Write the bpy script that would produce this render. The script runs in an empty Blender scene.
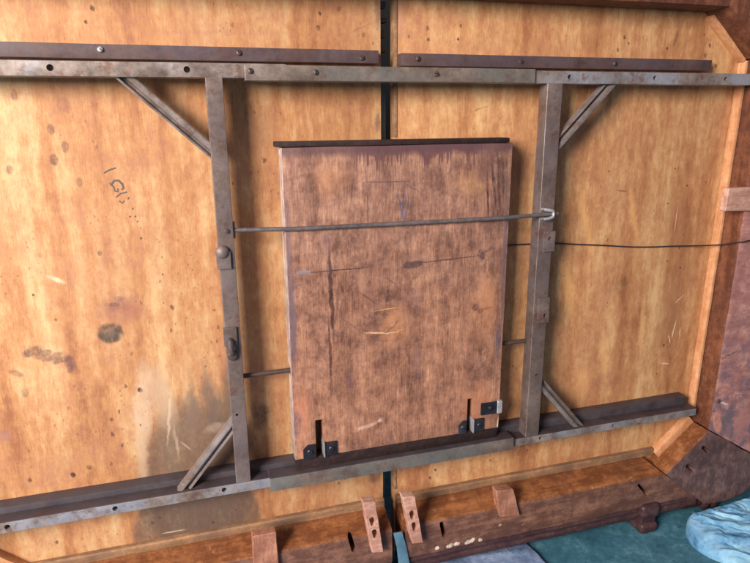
import bpy, bmesh, math, random
from mathutils import Vector, Matrix, noise as mnoise
random.seed(7)
scene = bpy.context.scene
col = scene.collection
FL = 0.71                      # height of the table's middle above the floor

def P(u, w, v):                # u along the table, w out of the underside towards the viewer, v up from the middle
    return Vector((u, -w, v + FL))

def C(r, g, b, k=1.0):
    f = lambda c: (c / 12.92 if c <= 0.04045 else ((c + 0.055) / 1.055) ** 2.4)
    return (f(r / 255) * k, f(g / 255) * k, f(b / 255) * k, 1)

# ------------------------------------------------------------------ shader helper
class NT:
    def __init__(s, name):
        s.m = bpy.data.materials.new(name); s.m.use_nodes = True
        s.t = s.m.node_tree; s.t.nodes.clear()
        s.out = s.n('ShaderNodeOutputMaterial'); s.b = s.n('ShaderNodeBsdfPrincipled')
        s.l(s.b.outputs[0], s.out.inputs[0])
        s.P = s.n('ShaderNodeTexCoord').outputs['Object']
        s.warps = {}; s.dep = None
    def n(s, t): return s.t.nodes.new(t)
    def l(s, a, b): s.t.links.new(a, b)
    def set(s, sock, v):
        if hasattr(v, 'is_output'): s.l(v, sock)
        else: sock.default_value = v
    def math(s, op, a, b=0.0, c=None, clamp=False):
        n = s.n('ShaderNodeMath'); n.operation = op; n.use_clamp = clamp
        s.set(n.inputs[0], a); s.set(n.inputs[1], b)
        if c is not None: s.set(n.inputs[2], c)
        return n.outputs[0]
    def vmul(s, v, k):
        n = s.n('ShaderNodeVectorMath'); n.operation = 'MULTIPLY'
        s.set(n.inputs[0], v); n.inputs[1].default_value = k; return n.outputs[0]
    def vadd(s, v, k):
        n = s.n('ShaderNodeVectorMath'); n.operation = 'ADD'
        s.set(n.inputs[0], v); s.set(n.inputs[1], k); return n.outputs[0]
    def noise(s, scale, detail=4, rough=.55, vec=None, k=(1, 1, 1), dist=0.0, color=False, off=(0, 0, 0)):
        v = s.vmul(vec or s.P, k)
        if off != (0, 0, 0): v = s.vadd(v, off)
        n = s.n('ShaderNodeTexNoise'); s.l(v, n.inputs['Vector'])
        n.inputs['Scale'].default_value = scale; n.inputs['Detail'].default_value = detail
        n.inputs['Roughness'].default_value = rough; n.inputs['Distortion'].default_value = dist
        return n.outputs['Color' if color else 'Fac']
    def mr(s, x, a, b, c=0.0, d=1.0, smooth=True):
        n = s.n('ShaderNodeMapRange'); n.interpolation_type = 'SMOOTHSTEP' if smooth else 'LINEAR'
        s.set(n.inputs[0], x)
        for i, q in zip((1, 2, 3, 4), (a, b, c, d)): s.set(n.inputs[i], q)
        return n.outputs[0]
    def ramp(s, x, stops):
        n = s.n('ShaderNodeValToRGB'); s.set(n.inputs[0], x); r = n.color_ramp
        while len(r.elements) > 1: r.elements.remove(r.elements[-1])
        r.elements[0].position, r.elements[0].color = stops[0]
        for p, c in stops[1:]:
            e = r.elements.new(p); e.color = c
        return n.outputs[0]
    def mix(s, f, a, b, mode='MIX'):
        n = s.n('ShaderNodeMix'); n.data_type = 'RGBA'; n.blend_type = mode
        s.set(n.inputs[0], f); s.set(n.inputs[6], a); s.set(n.inputs[7], b); return n.outputs[2]
    def warp(s, amp, scale):
        key = (amp, scale)
        if key not in s.warps:
            c = s.noise(scale, 3, .6, color=True)
            n = s.n('ShaderNodeVectorMath'); n.operation = 'SUBTRACT'; s.l(c, n.inputs[0]); n.inputs[1].default_value = (.5, .5, .5)
            s.warps[key] = s.vadd(s.P, s.vmul(n.outputs[0], (amp, amp, amp)))
        return s.warps[key]
    def ell(s, u, v, ru, rv, rot=0, soft=.4, amp=.01, scale=40):
        "mask of a stain: an ellipse with an uneven rim"
        if amp: amp, scale = (.03, 30) if amp >= .018 else (.011, 62) if amp >= .007 else (.004, 90)
        n = s.n('ShaderNodeMapping'); n.vector_type = 'TEXTURE'
        src = s.warp(amp, scale) if amp else s.P
        s.l(s.vadd(src, s.dep) if s.dep else src, n.inputs[0])
        n.inputs[1].default_value = (u, 0, v + FL); n.inputs[2].default_value = (0, -math.radians(rot), 0)
        n.inputs[3].default_value = (ru, 1000, rv)
        q = s.n('ShaderNodeVectorMath'); q.operation = 'LENGTH'; s.l(n.outputs[0], q.inputs[0])
        return s.mr(q.outputs[1], 1.0, 1.0 - soft, 0, 1)
    def ring(s, u, v, r, wd, amp=.011, scale=62):
        n = s.n('ShaderNodeVectorMath'); n.operation = 'DISTANCE'
        s.l(s.vmul(s.warp(amp, scale), (1, 0, 1)), n.inputs[0]); n.inputs[1].default_value = (u, 0, v + FL)
        return s.mr(s.math('ABSOLUTE', s.math('SUBTRACT', n.outputs['Value'], r)), wd, wd * .4, 0, 1)
    def stains(s, c, lst):
        brk = s.mr(s.noise(1, 6, .75, k=(95, 60, 55), off=(11, 3, 5)), .36, .60, .40, 1.0)
        brk2 = s.math('MULTIPLY_ADD', brk, .45, .55)
        for i_, st in enumerate(lst):
            if i_ % 10 == 9: s.dep = s.vmul(c, (1e-9, 1e-9, 1e-9))   # keeps the shader's evaluation in sequence
            u, v, ru, rv, rot, soft, amp, sc, colr, k = st
            f = s.math('MULTIPLY', s.math('MULTIPLY', s.ell(u, v, ru, rv, rot, soft, amp, sc), brk2 if ru > .06 or rv > .06 or min(ru, rv) < .003 else brk), k)
            c = s.mix(f, c, colr)
        return c
    def sep(s):
        n = s.n('ShaderNodeSeparateXYZ'); s.l(s.P, n.inputs[0]); return n.outputs
    def bump(s, h, strength, dist):
        n = s.n('ShaderNodeBump'); s.l(h, n.inputs['Height']); n.inputs['Strength'].default_value = strength
        n.inputs['Distance'].default_value = dist; s.l(n.outputs[0], s.b.inputs['Normal'])
    def specks(s, scale, keep, r, k=(1, 1, 1), amp=.004):
        "small spots scattered one per cell, kept in a fraction of the cells"
        n = s.n('ShaderNodeTexVoronoi'); n.inputs['Scale'].default_value = scale
        s.l(s.vmul(s.warp(amp, 130), (k[0], 0, k[2])), n.inputs['Vector']); n.inputs['Randomness'].default_value = 1
        sc = n.n if False else s.n('ShaderNodeSeparateColor'); s.l(n.outputs['Color'], sc.inputs[0])
        rad = s.math('MULTIPLY', s.math('MULTIPLY', sc.outputs[1], sc.outputs[1]), r)
        rad = s.math('ADD', rad, r * .25)
        d = s.mr(s.math('DIVIDE', n.outputs['Distance'], rad), 1.0, .55, 0, 1)
        return s.math('MULTIPLY', d, s.math('LESS_THAN', sc.outputs[0], keep))
    def done(s, base, rough=.6, metal=0.0, spec=.35):
        s.set(s.b.inputs['Base Color'], base); s.set(s.b.inputs['Roughness'], rough)
        s.set(s.b.inputs['Metallic'], metal); s.b.inputs['Specular IOR Level'].default_value = spec
        return s.m

INK = C(70, 62, 60); PURP = C(110, 80, 78)

def panel_material(name, tones, stain_list, seed, speck_keep):
    s = NT(name)
    lo, mid, hi, pink = tones
    w = s.warp(.05, 4.0)
    big = s.noise(1.0, 3, .55, vec=w, k=(13, 1, 1.5), off=(seed, 0, 0))
    fin = s.noise(1.0, 4, .58, vec=s.warp(.03, 11), k=(32, 1, 3.0), off=(seed * 2, 0, 1))
    grn = s.noise(1.0, 4, .75, k=(520, 1, 34))
    mot = s.noise(48, 7, .8, k=(1.3, 1, .7), off=(seed, 1, 0))
    mo2 = s.noise(13, 5, .7, off=(seed, 4, 3))
    f = s.math('ADD', s.math('MULTIPLY', big, .50), s.math('MULTIPLY', fin, .58))
    f = s.math('SUBTRACT', f, .04)
    f = s.math('ADD', f, s.math('MULTIPLY', s.math('SUBTRACT', grn, .5), .36))
    f = s.math('ADD', f, s.math('MULTIPLY', s.math('SUBTRACT', mot, .5), .50))
    f = s.math('ADD', f, s.math('MULTIPLY', s.math('SUBTRACT', mo2, .5), .34))
    c = s.ramp(f, [(.30, lo), (.48, mid), (.66, hi)])
    cloud = s.mr(s.noise(5, 5, .7, vec=s.warp(.05, 11), off=(0, 0, seed)), .44, .68)
    c = s.mix(s.math('MULTIPLY', cloud, .75), c, s.mix(s.mr(mot, .4, .6), pink, mid))
    dust = s.mr(s.noise(1, 6, .8, k=(130, 1, 55), off=(6, 0, seed)), .54, .70)
    c = s.mix(s.math('MULTIPLY', s.math('MULTIPLY', dust, s.mr(mo2, .35, .65)), .55), c, pink)
    scuf = s.mr(s.noise(1.0, 6, .8, k=(150, 1, 70), off=(3, 0, seed)), .60, .72)
    c = s.mix(s.math('MULTIPLY', scuf, .30), c, C(136, 92, 76))
    fib = s.mr(s.noise(1.0, 4, .7, k=(330, 1, 60), off=(3, 5, seed)), .66, .74)
    c = s.mix(s.math('MULTIPLY', fib, .5), c, C(120, 78, 58))
    c = s.stains(c, stain_list)
    dens = s.mr(s.noise(6, 3, .6, off=(5, 0, seed)), .46, .62)
    sp = s.math('MULTIPLY', s.specks(62, speck_keep, .20, (1, 1, .62), .009), dens)
    c = s.mix(s.math('MULTIPLY', sp, .8), c, C(105, 66, 50))
    sp2 = s.specks(150, speck_keep * .9, .28, (1, 1, .7), .006)
    c = s.mix(s.math('MULTIPLY', s.math('MULTIPLY', sp2, dens), .55), c, C(120, 78, 58))
    s.bump(s.math('ADD', s.math('MULTIPLY', grn, .5), fin), .25, .0012)
    return s.done(c, .58, 0, .3)

GREY = C(92, 75, 66)
def dots(lst, r=.0040, k=.95, colr=None):
    return [(u, v, r * q, r * q * 1.3, 20, .5, .006, 160, colr or C(72, 48, 44), k) for (u, v, q) in lst]

left_stains = [
    # grey water stain low on the left half
    (-.412, -.40, .134, .215, 0, .30, .05, 26, GREY, .78), (-.40, -.36, .125, .20, 0, .5, .06, 14, C(116, 94, 80), .6), (-.42, -.50, .136, .12, 0, .10, .008, 30, C(98, 80, 70), .8),
    (-.355, -.25, .04, .08, 2, .7, .03, 30, C(104, 86, 76), .7), (-.335, -.21, .022, .10, 2, .8, .03, 30, C(112, 92, 80), .85), (-.375, -.22, .018, .11, 3, .8, .03, 30, C(112, 92, 82), .85), (-.41, -.23, .014, .09, -2, .8, .03, 30, C(126, 102, 88), .8),
    (-.50, -.21, .022, .12, -6, .6, .05, 34, C(206, 178, 148), .7), (-.465, -.20, .03, .10, 8, .7, .05, 34, C(182, 150, 126), .7), (-.515, -.33, .016, .10, 0, .7, .04, 34, C(196, 166, 136), .6),
    (-.456, -.245, .004, .075, -8, .6, .012, 60, C(216, 190, 160), .5), (-.447, -.30, .004, .05, 3, .6, .012, 60, C(210, 182, 152), .4), (-.37, -.28, .03, .012, 10, .7, .03, 50, C(176, 150, 130), .6),
    (-.43, -.31, .003, .02, 40, .6, .006, 60, C(210, 184, 156), .4),
    # round dark stain and the purple bruise above it
    (-.52, -.012, .062, .040, -12, .7, .03, 45, C(150, 98, 82), .6), (-.522, -.005, .028, .018, 0, .6, .02, 60, C(128, 82, 74), .5),
    (-.503, -.007, .030, .030, 0, .5, .03, 70, C(160, 105, 85), .5),
    (-.5425, -.0555, .0265, .0245, 0, .35, .008, 60, C(96, 76, 64), .9), (-.5425, -.0555, .024, .022, 0, .4, .008, 60, C(82, 68, 60), .9), (-.542, -.057, .012, .01, 0, .8, .008, 60, C(112, 98, 88), .7),
    # smear
    (-.660, -.083, .020, .0085, 22, .45, .014, 80, C(112, 78, 70), .9), (-.630, -.098, .022, .0085, 14, .5, .014, 80, C(118, 82, 72), .85), (-.618, -.117, .009, .012, -10, .5, .01, 80, C(108, 74, 68), .8),
    (-.676, -.076, .022, .0115, 20, .45, .012, 80, C(105, 74, 66), .85), (-.645, -.09, .026, .009, 15, .5, .012, 80, C(122, 86, 74), .8),
    (-.617, -.107, .012, .020, 15, .45, .01, 80, C(112, 78, 70), .85), (-.708, -.115, .017, .007, -25, .5, .01, 80, C(115, 80, 70), .75),
    (-.70, -.155, .008, .011, 0, .5, .006, 80, C(125, 90, 76), .7), (-.745, -.235, .014, .016, 0, .5, .006, 80, C(150, 105, 100), .7),
    # spots near the top left
    (-.569, .354, .013, .015, 0, .4, .008, 80, C(150, 98, 80), .85), (-.593, .315, .007, .012, 0, .4, .005, 80, C(120, 78, 65), .8),
    (-.575, .285, .007, .012, 0, .4, .005, 80, C(110, 72, 62), .85), (-.595, .264, .008, .012, 0, .4, .005, 80, C(100, 66, 58), .85),
    (-.64, .37, .007, .012, 0, .5, .005, 80, C(140, 94, 78), .7), (-.56, .225, .006, .012, 0, .5, .004, 80, C(120, 82, 66), .7),
    (-.665, .25, .008, .01, 0, .5, .004, 80, C(112, 76, 66), .8), (-.53, .0, .012, .006, 10, .5, .008, 80, C(105, 76, 70), .7),
    (-.543, .098, .005, .0055, 0, .4, .003, 80, C(96, 60, 56), .9), (-.52, .01, .014, .006, 0, .6, .006, 80, C(110, 80, 76), .6),
    (-.62, .055, .006, .022, 60, .7, .006, 80, C(236, 214, 180), .6), (-.47, -.505, .03, .0022, 0, .6, .002, 60, C(215, 195, 165), .7),
    # dark patches and a brown streak beside the post and by the gap
    (-.277, -.265, .024, .042, 5, .7, .02, 50, C(92, 66, 54), .8), (-.030, -.458, .022, .030, 0, .7, .02, 50, C(98, 72, 66), .75),
    (-.018, .32, .009, .03, 0, .7, .01, 60, C(110, 78, 70), .7), (-.02, .22, .010, .02, 0, .7, .01, 60, C(96, 68, 62), .8),
    (-.016, .52, .010, .05, 0, .7, .012, 60, C(120, 82, 76), .6),
    (-.255, .0, .016, .42, 0, .9, .02, 14, C(158, 106, 66), .5), (-.225, .33, .03, .10, 0, .9, .02, 14, C(150, 104, 74), .4),
    (-.05, .49, .03, .003, 25, .6, .012, 60, C(150, 104, 84), .6), (-.3, .475, .2, .006, 1, .8, .012, 40, C(170, 118, 96), .35),
] + dots([(-.126, .513, .9), (-.13, .488, 1.3), (-.506, .507, 1.2), (-.518, .485, .8), (-.494, -.466, .9), (-.509, -.475, 1.1), (-.503, -.177, 1.4),
          (-.717, -.334, 1.1), (-.642, -.337, 1.5), (-.612, -.326, 1.3), (-.548, -.29, .8), (-.56, -.40, 1.0), (-.69, -.48, 1.1), (-.115, -.46, .9),
          (-.10, -.45, .7), (-.63, -.02, .8), (-.66, .03, .7), (-.47, .12, .6), (-.44, .05, .5), (-.2, .25, .7), (-.17, .10, .6), (-.45, -.42, 1.0), (-.38, -.43, .7), (-.39, -.5, .8), (-.34, -.48, .6)])

right_stains = [
    (.024, .515, .017, .055, 0, .35, .008, 60, C(165, 115, 90), .75), (.024, .515, .011, .045, 0, .5, .008, 60, C(185, 132, 100), .6),
    (.581, -.059, .034, .036, 0, .7, .03, 50, C(125, 84, 54), .6), (.59, -.05, .015, .018, 0, .7, .02, 60, C(112, 76, 52), .5),
    (.725, .05, .075, .22, 8, .9, .04, 18, C(150, 98, 68), .5), (.74, -.15, .06, .14, 0, .9, .04, 18, C(150, 104, 76), .5),
    (.66, -.18, .012, .10, 4, .8, .02, 40, C(225, 175, 120), .6), (.60, .10, .012, .11, 14, .8, .02, 30, C(222, 165, 105), .55),
    (.47, .10, .018, .12, 16, .8, .02, 30, C(222, 165, 105), .55), (.44, -.06, .02, .12, 14, .8, .02, 30, C(220, 160, 100), .55),
    (.555, -.23, .012, .10, 8, .8, .02, 30, C(222, 168, 108), .5), (.50, -.30, .03, .07, 0, .9, .02, 30, C(216, 160, 104), .5),
    (.755, -.19, .002, .03, -8, .5, .002, 60, C(240, 215, 180), .8), (.745, -.215, .002, .016, 20, .5, .002, 60, C(240, 215, 180), .7),
    (.775, -.20, .0016, .02, 8, .5, .002, 60, C(235, 205, 170), .7), (.72, .09, .0018, .04, 0, .5, .002, 60, C(225, 180, 140), .7),
    (.74, -.28, .018, .0025, -10, .5, .002, 60, C(235, 200, 160), .6), (.76, -.11, .02, .002, 40, .5, .002, 60, C(235, 200, 160), .6),
    (.56, .165, .02, .0022, -6, .5, .002, 60, C(125, 76, 52), .7), (.45, .30, .025, .07, 0, .9, .03, 30, C(140, 92, 60), .45),
    (.20, .345, .025, .003, 12, .6, .008, 60, C(130, 88, 62), .6), (.30, .22, .03, .06, 0, .9, .03, 30, C(130, 92, 70), .5),
    (.020, .225, .016, .02, 0, .7, .01, 60, C(130, 92, 74), .6), (.12, .45, .05, .02, 0, .8, .02, 30, C(200, 140, 96), .4),
    (.66, .49, .006, .022, -12, .5, .006, 60, C(115, 74, 58), .7),
] + dots([(.152, .5, .9), (.147, .476, .7), (.045, .478, .9), (.085, .474, .9), (.529, .49, 1.2), (.540, .478, .7), (.515, .464, 1.0), (.754, .479, 1.1), (.744, .458, 1.0),
          (.64, .47, .8), (.735, .50, .8), (.104, -.488, 1.0), (.117, -.469, 1.0), (.41, .31, .7), (.73, -.23, 1.1), (.74, .02, .7), (.71, -.01, .6), (.75, -.03, .7),
          (.70, .21, .6), (.69, .13, .6), (.52, .21, .5), (.74, .17, .6), (.72, -.305, .8), (.36, -.46, .7), (.26, -.47, .8), (.55, -.10, .5)])

K = .80
M = {}
M['panel_left'] = panel_material('plywood_left', (C(180, 116, 80, .66), C(224, 160, 108, .66), C(250, 206, 152, .66), C(206, 142, 114, .66)), left_stains, 3.1, .62)
M['panel_right'] = panel_material('plywood_right', (C(168, 106, 70, .73), C(206, 146, 98, .73), C(240, 192, 136, .73), C(184, 122, 94, .73)), right_stains, 9.7, .2)

def wood(name, lo, hi, dark=None, k=(6, 60, 60), rough=.6, scuff=None, scuff_k=.5, grime=.4, bump=.4, extra=None):
    s = NT(name)
    a = s.noise(1, 5, .65, vec=s.warp(.03, 7), k=k); b = s.noise(38, 5, .7); c3 = s.noise(9, 4, .6, off=(4, 2, 7))
    fb = s.noise(1, 5, .8, vec=s.warp(.01, 60), k=tuple(q * 5 for q in k), off=(1, 4, 2)); b2 = s.noise(120, 5, .8, off=(6, 1, 1))
    f = s.math('ADD', s.math('MULTIPLY', a, .5), s.math('MULTIPLY', b, .5))
    f = s.math('ADD', f, s.math('MULTIPLY', s.math('SUBTRACT', fb, .5), .28))
    f = s.math('ADD', f, s.math('MULTIPLY', s.math('SUBTRACT', b2, .5), .22))
    c = s.ramp(f, [(.32, tuple(x * .78 for x in lo[:3]) + (1,)), (.46, lo), (.64, hi)])
    if dark: c = s.mix(s.math('MULTIPLY', s.mr(c3, .46, .70), grime), c, dark)
    if scuff: c = s.mix(s.math('MULTIPLY', s.mr(s.noise(26, 6, .8, off=(1, 8, 2)), .60, .72), scuff_k), c, scuff)
    c = s.mix(s.math('MULTIPLY', s.mr(s.noise(75, 6, .85, off=(8, 8, 2)), .60, .70), .5), c, tuple(x * .45 for x in lo[:3]) + (1,))
    if extra: c = extra(s, c)
    s.bump(f, bump, .003)
    return s.done(c, rough, 0, .3)

M['apron_in'] = wood('orange_apron_wood', C(138, 80, 46, .62), C(196, 126, 76, .62), C(104, 64, 46, .7), k=(3, 40, 40), scuff=C(226, 180, 130), scuff_k=.35)
M['apron_red'] = wood('red_brown_apron_wood', C(104, 60, 42, K), C(150, 94, 66, K), C(80, 48, 40), k=(40, 40, 3))
M['apron_edge'] = wood('brown_apron_edge', C(98, 66, 54), C(140, 100, 82), C(74, 50, 46), k=(5, 40, 40), scuff=C(165, 120, 92), scuff_k=.5, rough=.5)
M['moulding'] = wood('dark_moulding', C(62, 42, 44), C(92, 64, 62), C(44, 30, 34), k=(4, 40, 40), scuff=C(120, 84, 76), scuff_k=.35, rough=.42)
M['batten'] = wood('pale_batten_wood', C(214, 150, 104, K), C(240, 188, 142, K), C(190, 126, 88), k=(50, 50, 5), grime=.3)
M['batten_grey'] = wood('dull_batten_wood', C(128, 96, 70), C(166, 124, 90), C(104, 80, 66), k=(4, 60, 60), grime=.7)  # greyed and darkened to carry the shadow along the bottom batten
M['block'] = wood('pinkish_block_wood', C(176, 128, 110), C(212, 170, 150), C(150, 100, 84), k=(10, 60, 90), grime=.35, bump=.6)
M['block_brown'] = wood('brown_block_wood', C(146, 96, 76), C(186, 134, 108), C(120, 76, 60), k=(60, 60, 10), grime=.4, bump=.6)
M['corner'] = wood('purple_brown_corner', C(90, 66, 64), C(138, 106, 98), C(66, 48, 48), k=(22, 14, 9), scuff=C(170, 136, 128), scuff_k=.5, grime=.6, rough=.45)

def burl(s, c):
    w = s.n('ShaderNodeTexWave'); w.wave_type = 'BANDS'; w.bands_direction = 'Z'
    s.l(s.warp(.10, 9), w.inputs[0]); w.inputs['Scale'].default_value = 13; w.inputs['Distortion'].default_value = 4; w.inputs['Detail'].default_value = 3
    c = s.mix(s.math('MULTIPLY', s.mr(w.outputs['Fac'], .35, .9), .30), c, C(168, 120, 122))
    x = s.sep()
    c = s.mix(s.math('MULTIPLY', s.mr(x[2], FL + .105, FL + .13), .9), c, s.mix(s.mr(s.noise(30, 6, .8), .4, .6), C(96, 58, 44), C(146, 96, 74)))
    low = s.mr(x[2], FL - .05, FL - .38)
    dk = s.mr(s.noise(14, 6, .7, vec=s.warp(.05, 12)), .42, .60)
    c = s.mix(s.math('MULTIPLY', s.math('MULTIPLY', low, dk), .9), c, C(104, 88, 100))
    crk = s.mr(s.noise(1, 4, .7, vec=s.warp(.05, 12), k=(16, 16, 90)), .60, .66)
    c = s.mix(s.math('MULTIPLY', s.math('MULTIPLY', crk, low), .8), c, C(66, 40, 44))
    return s.stains(c, [(.862, -.43, .016, .035, 20, .2, .01, 50, C(196, 132, 110), .9), (.895, -.44, .017, .06, 25, .3, .01, 50, C(106, 92, 98), .9),
                        (.945, -.45, .03, .06, 0, .3, .01, 50, C(170, 118, 112), .8), (.857, -.37, .012, .008, -20, .5, .01, 60, C(40, 28, 30), .95),
                        (.875, -.378, .016, .004, -22, .5, .004, 60, C(225, 205, 205), .8)])
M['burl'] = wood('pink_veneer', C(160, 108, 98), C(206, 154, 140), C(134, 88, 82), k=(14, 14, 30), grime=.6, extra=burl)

def chips(s, c):
    return s.stains(c, [(u, v, r, .006, 8, .3, .01, 120, C(238, 222, 200), .95) for u, v, r in ((.096, -.626, .007), (.128, -.627, .009), (.145, -.626, .010), (.172, -.628, .009), (.183, -.626, .008), (.206, -.629, .006))]
        + [(.255, -.60, .006, .005, 0, .5, .005, 80, C(205, 170, 140), .7), (.33, -.60, .03, .008, 0, .6, .01, 60, C(165, 120, 92), .6),
           (.25, -.585, .18, .006, 0, .7, .01, 30, C(150, 108, 84), .5)])
M['apron_edge_chipped'] = wood('brown_apron_edge_chipped', C(98, 66, 54), C(140, 100, 82), C(74, 50, 46), k=(5, 40, 40), scuff=C(170, 124, 96), scuff_k=.5, rough=.5, extra=chips)

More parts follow.
